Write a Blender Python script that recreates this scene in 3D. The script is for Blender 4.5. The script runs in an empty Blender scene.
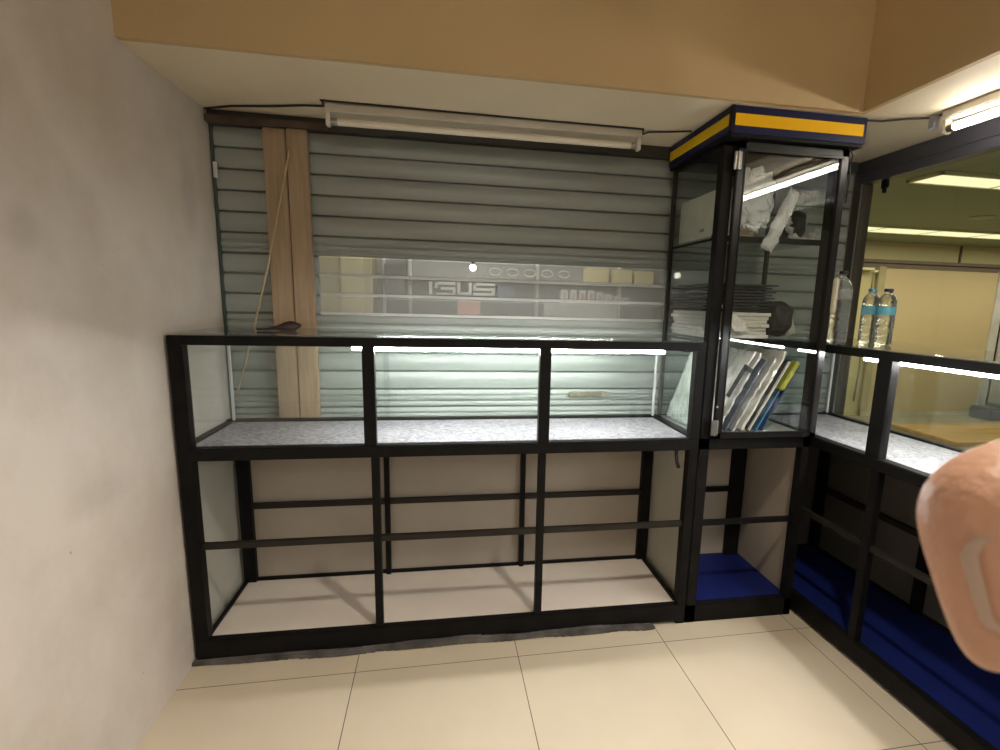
import bpy, bmesh, math, random
from mathutils import Vector, Matrix, noise

random.seed(7)
S = bpy.context.scene
COL = S.collection
PI = math.pi

# ------------------------------------------------------------------ camera
cam_d = bpy.data.cameras.new('camera')
cam = bpy.data.objects.new('camera', cam_d)
COL.objects.link(cam)
S.camera = cam
CR = Vector((0.98533194, -0.16854472, 0.02671426))
CU = Vector((0.00339377, 0.1758686, 0.9844078))
CF = Vector((0.17061494, 0.96987778, -0.17386095))
CP = Vector((0.89784681, -1.90873738, 1.34369907))
m = Matrix.Identity(4)
for i in range(3):
    m[i][0], m[i][1], m[i][2], m[i][3] = CR[i], CU[i], -CF[i], CP[i]
cam.matrix_world = m
cam_d.sensor_width = 36
cam_d.lens = 36 * 0.52317
cam_d.shift_x = -0.0367
cam_d.shift_y = 0.0200
cam_d.clip_start = 0.01
cam_d.dof.use_dof = True
cam_d.dof.focus_distance = 2.1
cam_d.dof.aperture_fstop = 24

# ------------------------------------------------------------------ world, lights, exposure
w = bpy.data.worlds.new('world')
S.world = w
w.use_nodes = True
w.node_tree.nodes['Background'].inputs[0].default_value = (1.0, 0.86, 0.58, 1)
w.node_tree.nodes['Background'].inputs[1].default_value = 0.12
S.view_settings.view_transform = 'Standard'
S.view_settings.look = 'None'
S.view_settings.exposure = 0.3
S.view_settings.gamma = 1.0
S.view_settings.use_curve_mapping = False
S.cycles.transparent_max_bounces = 40
S.cycles.max_bounces = 10


def area(name, loc, target, sx, sy, power, color):
    d = bpy.data.lights.new(name, 'AREA')
    d.shape = 'RECTANGLE'; d.size = sx; d.size_y = sy; d.energy = power; d.color = color
    o = bpy.data.objects.new(name, d); COL.objects.link(o)
    o.location = loc
    o.rotation_euler = (Vector(target) - Vector(loc)).to_track_quat('-Z', 'Y').to_euler()
    return o


d_ = bpy.data.lights.new('ceiling_downlight', 'SPOT')
d_.energy = 95; d_.spot_size = math.radians(112); d_.spot_blend = 0.55; d_.shadow_soft_size = 0.07; d_.color = (1.0, 0.90, 0.76)
o_ = bpy.data.objects.new('ceiling_downlight', d_); COL.objects.link(o_); o_.location = (1.75, -1.45, 2.86)
area('rear_fill', (1.3, -4.2, 2.5), (1.2, -1.0, 0.9), 1.2, 0.4, 13, (1.0, 0.92, 0.80))  # unseen fill behind the camera, added to front-light the thumb and frames
area('next_shop_lamp', (1.2, 1.6, 2.4), (1.2, 2.4, 1.3), 1.6, 0.5, 26, (1.0, 0.97, 0.9))
area('near_strip_lamp', (5.1, 1.13, 2.17), (5.1, 1.13, 0), 2.4, 0.2, 29, (1.0, 0.93, 0.66))
area('far_strip_lamp', (6.6, 3.05, 2.17), (6.6, 3.05, 0), 5.0, 0.26, 36, (1.0, 0.93, 0.66))

LED_L = 165
LED_CORNER_L = 178
TUBE_L = 29
PANEL_L = 1.0

# ------------------------------------------------------------------ materials
MATS = {}


def nodes_of(name):
    mt = bpy.data.materials.new(name); mt.use_nodes = True
    nt = mt.node_tree
    for n in list(nt.nodes): nt.nodes.remove(n)
    out = nt.nodes.new('ShaderNodeOutputMaterial')
    return mt, nt, out


def mat(name, col, rough=0.5, metal=0.0, var=0.12, scale=6.0, bump=0.0, bscale=60, coat=0.0, coord='Object', emit=None, stretch=None, spec=0.5):
    if name in MATS: return MATS[name]
    mt, nt, out = nodes_of(name)
    b = nt.nodes.new('ShaderNodeBsdfPrincipled')
    nt.links.new(b.outputs[0], out.inputs[0])
    tc = nt.nodes.new('ShaderNodeTexCoord')
    src = tc.outputs[coord]
    if stretch:
        mp = nt.nodes.new('ShaderNodeMapping'); mp.inputs['Scale'].default_value = stretch
        nt.links.new(src, mp.inputs[0]); src = mp.outputs[0]
    nz = nt.nodes.new('ShaderNodeTexNoise'); nz.inputs['Scale'].default_value = scale; nz.inputs['Detail'].default_value = 5
    nt.links.new(src, nz.inputs['Vector'])
    cr = nt.nodes.new('ShaderNodeValToRGB')
    cr.color_ramp.elements[0].position = 0.3; cr.color_ramp.elements[1].position = 0.7
    cr.color_ramp.elements[0].color = (*[c * (1 - var) for c in col], 1)
    cr.color_ramp.elements[1].color = (*[min(1, c * (1 + var)) for c in col], 1)
    nt.links.new(nz.outputs['Fac'], cr.inputs[0])
    nt.links.new(cr.outputs[0], b.inputs['Base Color'])
    b.inputs['Roughness'].default_value = rough
    b.inputs['Metallic'].default_value = metal
    b.inputs['Coat Weight'].default_value = coat
    b.inputs['Specular IOR Level'].default_value = spec
    if bump:
        n2 = nt.nodes.new('ShaderNodeTexNoise'); n2.inputs['Scale'].default_value = bscale; n2.inputs['Detail'].default_value = 4
        nt.links.new(src, n2.inputs['Vector'])
        bp = nt.nodes.new('ShaderNodeBump'); bp.inputs['Strength'].default_value = bump; bp.inputs['Distance'].default_value = 0.01
        nt.links.new(n2.outputs['Fac'], bp.inputs['Height']); nt.links.new(bp.outputs[0], b.inputs['Normal'])
    MATS[name] = mt
    return mt


def glow(name, col, strength):
    mt, nt, out = nodes_of(name)
    e = nt.nodes.new('ShaderNodeEmission'); e.inputs[0].default_value = (*col, 1); e.inputs[1].default_value = strength
    nt.links.new(e.outputs[0], out.inputs[0])
    return mt


def glass(name, tint=(0.955, 0.972, 0.968), f0=0.04, rough=0.01, haze=0.0, hazecol=(0.7, 0.7, 0.68), bump=0, bscale=80):
    mt, nt, out = nodes_of(name)
    tr = nt.nodes.new('ShaderNodeBsdfTransparent'); tr.inputs[0].default_value = (*tint, 1)
    gl = nt.nodes.new('ShaderNodeBsdfGlossy'); gl.inputs['Roughness'].default_value = rough
    lw = nt.nodes.new('ShaderNodeLayerWeight'); lw.inputs['Blend'].default_value = 0.5
    pw = nt.nodes.new('ShaderNodeMath'); pw.operation = 'POWER'; pw.inputs[1].default_value = 5
    nt.links.new(lw.outputs['Facing'], pw.inputs[0])
    ma = nt.nodes.new('ShaderNodeMath'); ma.operation = 'MULTIPLY_ADD'; ma.inputs[1].default_value = 1 - f0; ma.inputs[2].default_value = f0
    nt.links.new(pw.outputs[0], ma.inputs[0])
    if bump:
        tc = nt.nodes.new('ShaderNodeTexCoord')
        n2 = nt.nodes.new('ShaderNodeTexNoise'); n2.inputs['Scale'].default_value = bscale; n2.inputs['Detail'].default_value = 3
        nt.links.new(tc.outputs['Object'], n2.inputs['Vector'])
        bp = nt.nodes.new('ShaderNodeBump'); bp.inputs['Strength'].default_value = bump; bp.inputs['Distance'].default_value = 0.02
        nt.links.new(n2.outputs['Fac'], bp.inputs['Height'])
        nt.links.new(bp.outputs[0], gl.inputs['Normal']); nt.links.new(bp.outputs[0], lw.inputs['Normal'])
    base = tr.outputs[0]
    if haze:
        df = nt.nodes.new('ShaderNodeBsdfDiffuse'); df.inputs[0].default_value = (*hazecol, 1)
        mh = nt.nodes.new('ShaderNodeMixShader'); mh.inputs[0].default_value = haze
        nt.links.new(tr.outputs[0], mh.inputs[1]); nt.links.new(df.outputs[0], mh.inputs[2])
        base = mh.outputs[0]
    mx = nt.nodes.new('ShaderNodeMixShader')
    nt.links.new(ma.outputs[0], mx.inputs[0]); nt.links.new(base, mx.inputs[1]); nt.links.new(gl.outputs[0], mx.inputs[2])
    nt.links.new(mx.outputs[0], out.inputs[0])
    MATS[name] = mt
    return mt


def floor_mat():
    mt, nt, out = nodes_of('cream_floor_tile')
    L = nt.links.new
    b = nt.nodes.new('ShaderNodeBsdfPrincipled'); L(b.outputs[0], out.inputs[0])
    tc = nt.nodes.new('ShaderNodeTexCoord')
    mp = nt.nodes.new('ShaderNodeMapping'); mp.vector_type = 'TEXTURE'
    mp.inputs['Location'].default_value = (0.568, -0.127, 0); mp.inputs['Rotation'].default_value = (0, 0, 0.014)
    L(tc.outputs['Object'], mp.inputs[0])
    br = nt.nodes.new('ShaderNodeTexBrick')
    br.offset = 0.0; br.squash = 1.0
    br.inputs['Scale'].default_value = 1.0
    br.inputs['Brick Width'].default_value = 0.6; br.inputs['Row Height'].default_value = 0.6
    br.inputs['Mortar Size'].default_value = 0.0016; br.inputs['Mortar Smooth'].default_value = 0.1
    br.inputs['Color1'].default_value = (0.65, 0.56, 0.42, 1); br.inputs['Color2'].default_value = (0.68, 0.58, 0.44, 1)
    br.inputs['Mortar'].default_value = (0.10, 0.08, 0.06, 1)
    L(mp.outputs[0], br.inputs['Vector'])
    nz = nt.nodes.new('ShaderNodeTexNoise'); nz.inputs['Scale'].default_value = 5; nz.inputs['Detail'].default_value = 6
    L(tc.outputs['Object'], nz.inputs['Vector'])
    mm = nt.nodes.new('ShaderNodeMixRGB'); mm.blend_type = 'MULTIPLY'; mm.inputs[0].default_value = 0.12
    L(br.outputs['Color'], mm.inputs[1]); L(nz.outputs['Fac'], mm.inputs[2])
    L(mm.outputs[0], b.inputs['Base Color'])
    b.inputs['Roughness'].default_value = 0.34
    return mt


def wall_mat():
    mt, nt, out = nodes_of('stained_cream_plaster')
    L = nt.links.new
    b = nt.nodes.new('ShaderNodeBsdfPrincipled'); L(b.outputs[0], out.inputs[0])
    tc = nt.nodes.new('ShaderNodeTexCoord')
    nz = nt.nodes.new('ShaderNodeTexNoise'); nz.inputs['Scale'].default_value = 2.2; nz.inputs['Detail'].default_value = 7; nz.inputs['Roughness'].default_value = 0.62
    L(tc.outputs['Object'], nz.inputs['Vector'])
    cr = nt.nodes.new('ShaderNodeValToRGB')
    cr.color_ramp.elements[0].position = 0.36; cr.color_ramp.elements[0].color = (0.55, 0.485, 0.415, 1)
    cr.color_ramp.elements[1].position = 0.58; cr.color_ramp.elements[1].color = (0.64, 0.578, 0.515, 1)
    L(nz.outputs['Fac'], cr.inputs[0])
    col = cr.outputs[0]
    # grey smudges rubbed into the paint, each an oval patch
    for (y, z, ry, rz, dark) in [(-0.60, 1.80, 0.07, 0.09, 0.80), (-0.52, 1.50, 0.05, 0.05, 0.86), (0.30, 1.72, 0.06, 0.14, 0.85), (-0.35, 0.83, 0.12, 0.05, 0.90)]:
        sp = nt.nodes.new('ShaderNodeMapping'); sp.vector_type = 'TEXTURE'
        sp.inputs['Location'].default_value = (0, y, z); sp.inputs['Scale'].default_value = (1, ry, rz)
        ad = nt.nodes.new('ShaderNodeMixRGB'); ad.blend_type = 'ADD'; ad.inputs[0].default_value = 0.05
        L(tc.outputs['Object'], ad.inputs[1]); L(nz.outputs['Color'], ad.inputs[2])
        L(ad.outputs[0], sp.inputs[0])
        ln = nt.nodes.new('ShaderNodeVectorMath'); ln.operation = 'LENGTH'; L(sp.outputs[0], ln.inputs[0])
        mr = nt.nodes.new('ShaderNodeMapRange'); mr.inputs[1].default_value = 0.5; mr.inputs[2].default_value = 1.3
        mr.inputs[3].default_value = dark; mr.inputs[4].default_value = 1.0
        L(ln.outputs['Value'], mr.inputs[0])
        mu = nt.nodes.new('ShaderNodeMixRGB'); mu.blend_type = 'MULTIPLY'; mu.inputs[0].default_value = 1
        L(col, mu.inputs[1]); L(mr.outputs[0], mu.inputs[2]); col = mu.outputs[0]
    # nail holes and specks
    vo = nt.nodes.new('ShaderNodeTexVoronoi'); vo.inputs['Scale'].default_value = 9
    L(tc.outputs['Object'], vo.inputs['Vector'])
    ms = nt.nodes.new('ShaderNodeMapRange'); ms.inputs[1].default_value = 0.025; ms.inputs[2].default_value = 0.035; ms.inputs[3].default_value = 0.55; ms.inputs[4].default_value = 1
    L(vo.outputs['Distance'], ms.inputs[0])
    mu = nt.nodes.new('ShaderNodeMixRGB'); mu.blend_type = 'MULTIPLY'; mu.inputs[0].default_value = 1
    L(col, mu.inputs[1]); L(ms.outputs[0], mu.inputs[2])
    L(mu.outputs[0], b.inputs['Base Color'])
    b.inputs['Roughness'].default_value = 0.55
    n2 = nt.nodes.new('ShaderNodeTexNoise'); n2.inputs['Scale'].default_value = 14; n2.inputs['Detail'].default_value = 8
    L(tc.outputs['Object'], n2.inputs['Vector'])
    bp = nt.nodes.new('ShaderNodeBump'); bp.inputs['Strength'].default_value = 0.25; bp.inputs['Distance'].default_value = 0.01
    L(n2.outputs['Fac'], bp.inputs['Height']); L(bp.outputs[0], b.inputs['Normal'])
    return mt


def granite_mat():
    mt, nt, out = nodes_of('grey_marble_laminate')
    L = nt.links.new
    b = nt.nodes.new('ShaderNodeBsdfPrincipled'); L(b.outputs[0], out.inputs[0])
    tc = nt.nodes.new('ShaderNodeTexCoord')
    nz = nt.nodes.new('ShaderNodeTexNoise'); nz.inputs['Scale'].default_value = 26; nz.inputs['Detail'].default_value = 8
    nz.inputs['Distortion'].default_value = 2.5
    L(tc.outputs['Object'], nz.inputs['Vector'])
    cr = nt.nodes.new('ShaderNodeValToRGB')
    e = cr.color_ramp.elements
    e[0].position = 0.36; e[0].color = (0.10, 0.10, 0.115, 1)
    e[1].position = 0.62; e[1].color = (0.32, 0.315, 0.335, 1)
    x = e.new(0.48); x.color = (0.215, 0.215, 0.235, 1)
    L(nz.outputs['Fac'], cr.inputs[0]); L(cr.outputs[0], b.inputs['Base Color'])
    b.inputs['Roughness'].default_value = 0.4
    return mt


FLOOR = floor_mat(); WALL = wall_mat(); GRANITE = granite_mat()
BLACK = mat('black_aluminium', (0.008, 0.0075, 0.0075), 0.5, 0.0, 0.3, 12, spec=0.12)
BROWNBLACK = mat('dark_brown_aluminium', (0.020, 0.017, 0.013), 0.45, 0.0, 0.2, 10, spec=0.25)
SLATE = mat('slate_aluminium', (0.10, 0.10, 0.125), 0.4, 0.2, 0.12, 8)
SOFFIT = mat('cream_soffit_paint', (0.70, 0.61, 0.45), 0.7, 0, 0.05, 1.5, 0.1, 40)
FASCIA = mat('tan_fascia_paint', (0.50, 0.365, 0.19), 0.6, 0, 0.10, 1.2, 0.1, 30)
SHUTTER = mat('grey_painted_shutter', (0.305, 0.33, 0.305), 0.45, 0.15, 0.12, 3.0, 0, stretch=(0.6, 1, 5))
PANELIN = mat('greyed_inner_panel', (0.38, 0.335, 0.28), 0.6, 0, 0.07, 3)
PANELGREEN = mat('pale_greenish_panel', (0.47, 0.47, 0.42), 0.55, 0, 0.06, 3)
DARKPANEL = mat('dark_grey_panel', (0.10, 0.095, 0.085), 0.5, 0, 0.1, 4)
DECKWHITE = mat('dull_white_deck', (0.74, 0.665, 0.59), 0.45, 0, 0.06, 2.5)
DECKBLUE = mat('royal_blue_deck', (0.0065, 0.014, 0.105), 0.55, 0, 0.12, 8, spec=0.2)
GLASS = glass('clear_pane')
GLASSDOOR = glass('clear_door_pane', (0.95, 0.965, 0.955), 0.06)
CLEARSLAT = glass('hazy_clear_slat', (0.86, 0.87, 0.85), 0.05, 0.12, 0.22, (0.55, 0.55, 0.52))
PLASTIC = glass('crinkled_clear_plastic', (0.90, 0.91, 0.91), 0.16, 0.14, 0.42, (0.95, 0.97, 0.97), 1.0, 45)
PET = glass('clear_bottle_plastic', (0.92, 0.93, 0.91), 0.10, 0.06, 0.04, (0.9, 0.92, 0.9), 0.9, 90)
_m, _nt, _o = nodes_of('water_filled_plastic')
_b = _nt.nodes.new('ShaderNodeBsdfPrincipled'); _b.inputs['Transmission Weight'].default_value = 1; _b.inputs['IOR'].default_value = 1.30; _b.inputs['Roughness'].default_value = 0.02
_b.inputs['Base Color'].default_value = (0.95, 0.97, 0.96, 1); _b.inputs['Specular IOR Level'].default_value = 0.9
_tc = _nt.nodes.new('ShaderNodeTexCoord'); _mp = _nt.nodes.new('ShaderNodeMapping'); _mp.inputs['Scale'].default_value = (1, 1, 2.2)
_nz = _nt.nodes.new('ShaderNodeTexNoise'); _nz.inputs['Scale'].default_value = 55; _nz.inputs['Detail'].default_value = 2
_bp = _nt.nodes.new('ShaderNodeBump'); _bp.inputs['Strength'].default_value = 0.9; _bp.inputs['Distance'].default_value = 0.006
_nt.links.new(_tc.outputs['Object'], _mp.inputs[0]); _nt.links.new(_mp.outputs[0], _nz.inputs['Vector']); _nt.links.new(_nz.outputs['Fac'], _bp.inputs['Height'])
_nt.links.new(_bp.outputs[0], _b.inputs['Normal']); _nt.links.new(_b.outputs[0], _o.inputs[0])
BOTTLE = _m
LED = glow('led_diffuser', (1.0, 0.98, 0.955), LED_L)
LED_CORNER = glow('led_diffuser_corner', (1.0, 0.968, 0.965), LED_CORNER_L)
TUBE = glow('tube_phosphor', (1.0, 0.93, 0.83), TUBE_L)
YELPANEL = glow('yellow_light_panel', (1.0, 0.93, 0.52), PANEL_L)
SPOT = glow('spot_lamp_glow', (1.0, 0.97, 0.8), 9)
CHROME = mat('brushed_steel', (0.36, 0.36, 0.34), 0.35, 0.9, 0.06, 30)
WHITEMETAL = mat('white_enamel', (0.66, 0.62, 0.54), 0.4, 0, 0.06, 5)
WOOD = mat('pinkish_tan_wood', (0.34, 0.24, 0.15), 0.55, 0, 0.14, 7, 0.15, 60, stretch=(14, 14, 0.8))
YELLOW = mat('yellow_strip_vinyl', (0.85, 0.47, 0.004), 0.5, 0, 0.05, 4, spec=0.15)
NAVY = mat('navy_vinyl', (0.008, 0.010, 0.050), 0.4, 0, 0.1, 5, spec=0.2)
CABLE = mat('black_cable', (0.015, 0.012, 0.010), 0.5)
BEAD = mat('frosted_edge_bead', (0.42, 0.44, 0.43), 0.3, 0, 0.05, 6)


# ------------------------------------------------------------------ mesh helpers
def wm(o):
    M = Matrix.Identity(4)
    while o:
        M = o.matrix_basis @ M; o = o.parent
    return M


class MB:
    def __init__(s): s.bm = bmesh.new()

    def _merge(s, b2, M=None):
        if M is not None: bmesh.ops.transform(b2, matrix=M, verts=b2.verts)
        me = bpy.data.meshes.new('t'); b2.to_mesh(me); b2.free()
        s.bm.from_mesh(me); bpy.data.meshes.remove(me)
        return s

    def box(s, x0, x1, y0, y1, z0, z1, bev=0.0015, M=None):
        b = bmesh.new(); bmesh.ops.create_cube(b, size=1)
        for v in b.verts:
            v.co = Vector(((x0 + x1) / 2 + v.co.x * (x1 - x0), (y0 + y1) / 2 + v.co.y * (y1 - y0), (z0 + z1) / 2 + v.co.z * (z1 - z0)))
        if bev: bmesh.ops.bevel(b, geom=b.edges[:], offset=min(bev, min(abs(x1 - x0), abs(y1 - y0), abs(z1 - z0)) * .35), segments=2, affect='EDGES')
        return s._merge(b, M)

    def cyl(s, a, b_, r, r2=None, seg=20):
        a = Vector(a); b_ = Vector(b_); d = b_ - a
        b = bmesh.new()
        bmesh.ops.create_cone(b, cap_ends=True, segments=seg, radius1=r, radius2=r if r2 is None else r2, depth=d.length)
        M = Matrix.Translation((a + b_) / 2) @ d.to_track_quat('Z', 'Y').to_matrix().to_4x4()
        return s._merge(b, M)

    def tube(s, pts, r, seg=8, flat=1.0):
        pts = [Vector(p) for p in pts]
        b = bmesh.new(); rings = []
        for i, p in enumerate(pts):
            t = (pts[min(i + 1, len(pts) - 1)] - pts[max(i - 1, 0)]).normalized()
            q = t.to_track_quat('Z', 'Y')
            rr = r[i] if isinstance(r, (list, tuple)) else r
            rings.append([b.verts.new(p + q @ Vector((math.cos(2 * PI * k / seg) * rr, math.sin(2 * PI * k / seg) * rr * flat, 0))) for k in range(seg)])
        for A, B in zip(rings, rings[1:]):
            for k in range(seg): b.faces.new((A[k], A[(k + 1) % seg], B[(k + 1) % seg], B[k]))
        b.faces.new(rings[0][::-1]); b.faces.new(rings[-1])
        return s._merge(b)

    def lathe(s, prof, loc=(0, 0, 0), seg=32, close=True, wob=0.0):
        b = bmesh.new(); rings = []
        for (r, z) in prof:
            rings.append([b.verts.new((math.cos(2 * PI * k / seg) * r * (1 + wob * math.sin(5 * k * 2 * PI / seg + z * 90)), math.sin(2 * PI * k / seg) * r, z)) for k in range(seg)])
        for A, B in zip(rings, rings[1:]):
            for k in range(seg): b.faces.new((A[k], A[(k + 1) % seg], B[(k + 1) % seg], B[k]))
        if close: b.faces.new(rings[0][::-1]); b.faces.new(rings[-1])
        return s._merge(b, Matrix.Translation(loc))

    def prism(s, poly, M, depth):
        b = bmesh.new()
        A = [b.verts.new((x, y, 0)) for x, y in poly]; B = [b.verts.new((x, y, depth)) for x, y in poly]
        n = len(poly)
        b.faces.new(A[::-1]); b.faces.new(B)
        for k in range(n): b.faces.new((A[k], A[(k + 1) % n], B[(k + 1) % n], B[k]))
        return s._merge(b, M)

    def packet(s, lx, ly, t, M=None, n=18, crumple=0.004, seed=0, fs=14, power=6, taper=0.0, edge=0.12):
        """pillow-shaped packet lying in XY, thickness t, wrinkled"""
        b = bmesh.new(); top = {}; bot = {}
        for i in range(n + 1):
            for j in range(n + 1):
                u = -1 + 2 * i / n; v = -1 + 2 * j / n
                k = (1 - abs(u) ** power) * (1 - abs(v) ** power)
                wd = 1 - taper * (v + 1) / 2
                nv = noise.noise_vector(Vector((u * lx * fs + seed * 3.1, v * ly * fs, seed * 7.7)))
                px = u * lx / 2 * wd + nv.x * crumple * 0.8; py = v * ly / 2 + nv.y * crumple * 0.8
                h = t / 2 * (edge + (1 - edge) * k) + nv.z * crumple * (0.3 + k)
                top[i, j] = b.verts.new((px, py, h)); 
                n2 = noise.noise_vector(Vector((u * lx * fs + seed * 5.3, v * ly * fs, -seed * 2.7)))
                bot[i, j] = b.verts.new((px, py, -(t / 2 * (edge + (1 - edge) * k)) + n2.z * crumple * 0.3))
        for i in range(n):
            for j in range(n):
                b.faces.new((top[i, j], top[i + 1, j], top[i + 1, j + 1], top[i, j + 1]))
                b.faces.new((bot[i, j], bot[i, j + 1], bot[i + 1, j + 1], bot[i + 1, j]))
        for i in range(n):
            b.faces.new((top[i, 0], bot[i, 0], bot[i + 1, 0], top[i + 1, 0])); b.faces.new((top[i, n], top[i + 1, n], bot[i + 1, n], bot[i, n]))
            b.faces.new((top[0, i], top[0, i + 1], bot[0, i + 1], bot[0, i])); b.faces.new((top[n, i], bot[n, i], bot[n, i + 1], top[n, i + 1]))
        return s._merge(b, M)

    def build(s, name, material, parent=None, local=False, smooth=False):
        if parent is not None and not local:
            bmesh.ops.transform(s.bm, matrix=wm(parent).inverted(), verts=s.bm.verts)
        bmesh.ops.recalc_face_normals(s.bm, faces=s.bm.faces)
        me = bpy.data.meshes.new(name); s.bm.to_mesh(me); s.bm.free()
        me.materials.append(material)
        if smooth:
            for p in me.polygons: p.use_smooth = True
        o = bpy.data.objects.new(name, me); COL.objects.link(o)
        if parent is not None: o.parent = parent
        return o


def tag(o, label=None, cat=None, group=None, kind=None):
    if label: o['label'] = label
    if cat: o['category'] = cat
    if group: o['group'] = group
    if kind: o['kind'] = kind
    return o


def thing(name, label, cat, loc=(0, 0, 0), rotz=0.0, group=None):
    o = bpy.data.objects.new(name, None); COL.objects.link(o)
    o.empty_display_size = 0.1
    o.location = loc; o.rotation_euler = (0, 0, rotz)
    return tag(o, label, cat, group)


def recenter(o):
    """put a one-mesh thing's origin at the middle of its base"""
    vs = [v.co for v in o.data.vertices]
    c = Vector(((min(v.x for v in vs) + max(v.x for v in vs)) / 2, (min(v.y for v in vs) + max(v.y for v in vs)) / 2, min(v.z for v in vs)))
    o.data.transform(Matrix.Translation(-c)); o.location = c
    return o


def single(name, mb, material, label, cat, group=None, smooth=False):
    return recenter(tag(mb.build(name, material, smooth=smooth), label, cat, group))


def struct(name, mb, material, label=None, parent=None):
    o = mb.build(name, material, parent)
    if parent is None: tag(o, label, None, None, 'structure')
    return o


def bx(*a, **k): return MB().box(*a, **k)


# ------------------------------------------------------------------ the room shell
struct('floor', bx(-0.02, 9.6, -5.0, 4.1, -0.06, 0, bev=0), FLOOR, 'cream polished floor tiles')
struct('wall_left', bx(-0.14, -0.02, -5.0, 0.62, 0, 2.9, bev=0), WALL, 'stained cream plaster wall on the left')
struct('ceiling', bx(-0.14, 2.38, -5.0, -0.10, 2.90, 3.0, bev=0), SOFFIT, 'raised cream ceiling')
sf = MB(); sf.box(-0.02, 2.95, -0.08, 0.62, 2.05, 2.12, bev=0); sf.box(2.40, 2.95, -5.0, -0.08, 2.05, 2.12, bev=0)
struct('trim_1', sf, SOFFIT, 'lowered cream soffit running along the shutter and the glazed side')
struct('trim_2', bx(-0.02, 2.40, -0.10, -0.0801, 2.05, 2.9, bev=0), FASCIA, 'tan fascia over the shutter')
struct('trim_3', bx(2.38, 2.3999, -5.0, -0.10, 2.05, 2.9, bev=0), FASCIA, 'tan fascia over the glazed side')
# ------------------------------------------------------------------ glazed partition on the right
wf = MB(); wf.box(2.87, 2.93, -3.4, 0.50, 1.945, 2.05, bev=0.004); wf.box(2.862, 2.872, -3.4, 0.46, 1.985, 1.995, bev=0.002)
wf.box(2.87, 2.93, -1.72, -1.66, 0, 1.945, bev=0.004); wf.box(2.87, 2.93, -3.4, -3.34, 0, 1.945, bev=0.004)
wf.box(2.87, 2.93, -3.4, 0.5, 0, 0.06, bev=0.004)
win = struct('window_1', wf, SLATE, 'slate framed glazed partition behind the corner showcase')
struct('pane', bx(2.897, 2.903, -3.34, 0.435, 0.06, 1.945, bev=0), GLASS, parent=win)
struct('window_post', bx(2.87, 2.93, 0.435, 0.50, 0, 1.945, bev=0.004), mat('brown_grey_metal', (0.085, 0.072, 0.056), 0.45, 0.1, 0.1, 6), parent=win)
jl = bx(2.866, 2.871, 0.437, 0.443, 0, 1.945, bev=0)
struct('bright_edge_strip', jl, CHROME, parent=win)
hk = MB(); hk.box(2.885, 2.905, 0.315, 0.345, 1.905, 1.945, bev=0.003); hk.cyl((2.895, 0.33, 1.91), (2.895, 0.33, 1.885), 0.009)
struct('stop_clip', hk, BLACK, parent=win)
struct('wall_back', bx(2.93, 2.98, 0.50, 4.0, 0, 2.2, bev=0), PANELIN, 'partition dividing the shops')

# ------------------------------------------------------------------ roller shutter
ZT = 2.005; PITCH = 0.0815
sh = thing('roller_shutter', 'grey slatted roller shutter across the back with a band of clear slats', 'shutter', (1.43, 0.5, 0))


def slat_profile(zt, zb, ribs):
    """list of (y,z): small shadow groove at the top, gently bowed face"""
    h = zt - zb
    p = [(0.016, zt), (0.016, zt - 0.004), (0.002, zt - 0.007)]
    n = 8
    for i in range(n + 1):
        t = i / n; z = zt - 0.008 - (h - 0.010) * t
        y = 0.003 - 0.006 * math.sin(PI * t)
        if ribs and i in (3, 6): y += 0.007
        p.append((y, z))
    p.append((-0.004, zb + 0.001))
    return p


def slats(x0, x1, rows):
    mb = MB(); bm = mb.bm
    for k in rows:
        zt = ZT - PITCH * k; zb = zt - PITCH
        pr = slat_profile(zt, zb, ribs=(k in (5, 9)) or k >= 13)
        pr = pr + [(0.03, zb + 0.001), (0.03, zt)]
        A = [bm.verts.new((x0, 0.5 + y, z)) for y, z in pr]; B = [bm.verts.new((x1, 0.5 + y, z)) for y, z in pr]
        n = len(pr)
        for i in range(n): bm.faces.new((A[i], A[(i + 1) % n], B[(i + 1) % n], B[i]))
        bm.faces.new(A[::-1]); bm.faces.new(B)
    return mb


WX0, WX1 = 0.364, 1.93
mb = slats(-0.015, 2.865, [0, 1, 2, 3, 4, 5] + list(range(9, 24)))
for part in (slats(-0.015, WX0, [6, 7, 8]), slats(WX1, 2.865, [6, 7, 8])):
    me = bpy.data.meshes.new('t'); part.bm.to_mesh(me); part.bm.free(); mb.bm.from_mesh(me); bpy.data.meshes.remove(me)
mb.box(-0.015, 2.865, 0.495, 0.535, 0.0, 0.03)
mb.build('slat_curtain', SHUTTER, sh)
for k in (6, 7, 8):
    zt = ZT - PITCH * k
    bx(WX0, WX1, 0.502, 0.506, zt - PITCH + 0.008, zt - 0.006, bev=0).build('clear_slat', CLEARSLAT, sh)
    jb = MB(); jb.box(WX0, WX1, 0.494, 0.514, zt - PITCH - 0.004, zt - PITCH + 0.008, bev=0.003)
    jb.build('slat_joint', mat('pale_joint', (0.42, 0.42, 0.39), 0.45), sh)
bx(-0.015, 2.865, 0.47, 0.56, 2.004, 2.05, bev=0.003).build('shutter_hood', mat('dark_hood', (0.05, 0.05, 0.043), 0.6), sh)
bx(-0.018, -0.008, 0.485, 0.545, 0, 2.004, bev=0.002).build('guide_channel', mat('green_guide', (0.05, 0.075, 0.06), 0.5), sh)
bx(-0.010, 0.004, 0.478, 0.486, 1.80, 1.86, bev=0.001).build('white_sticker', mat('sticker_white', (0.6, 0.6, 0.57), 0.5), sh)
lk = MB(); lk.box(1.475, 1.665, 0.486, 0.498, 0.902, 0.930, bev=0.004); lk.cyl((1.49, 0.49, 0.916), (1.49, 0.482, 0.916), 0.011); lk.cyl((1.65, 0.49, 0.916), (1.65, 0.482, 0.916), 0.011)
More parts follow.
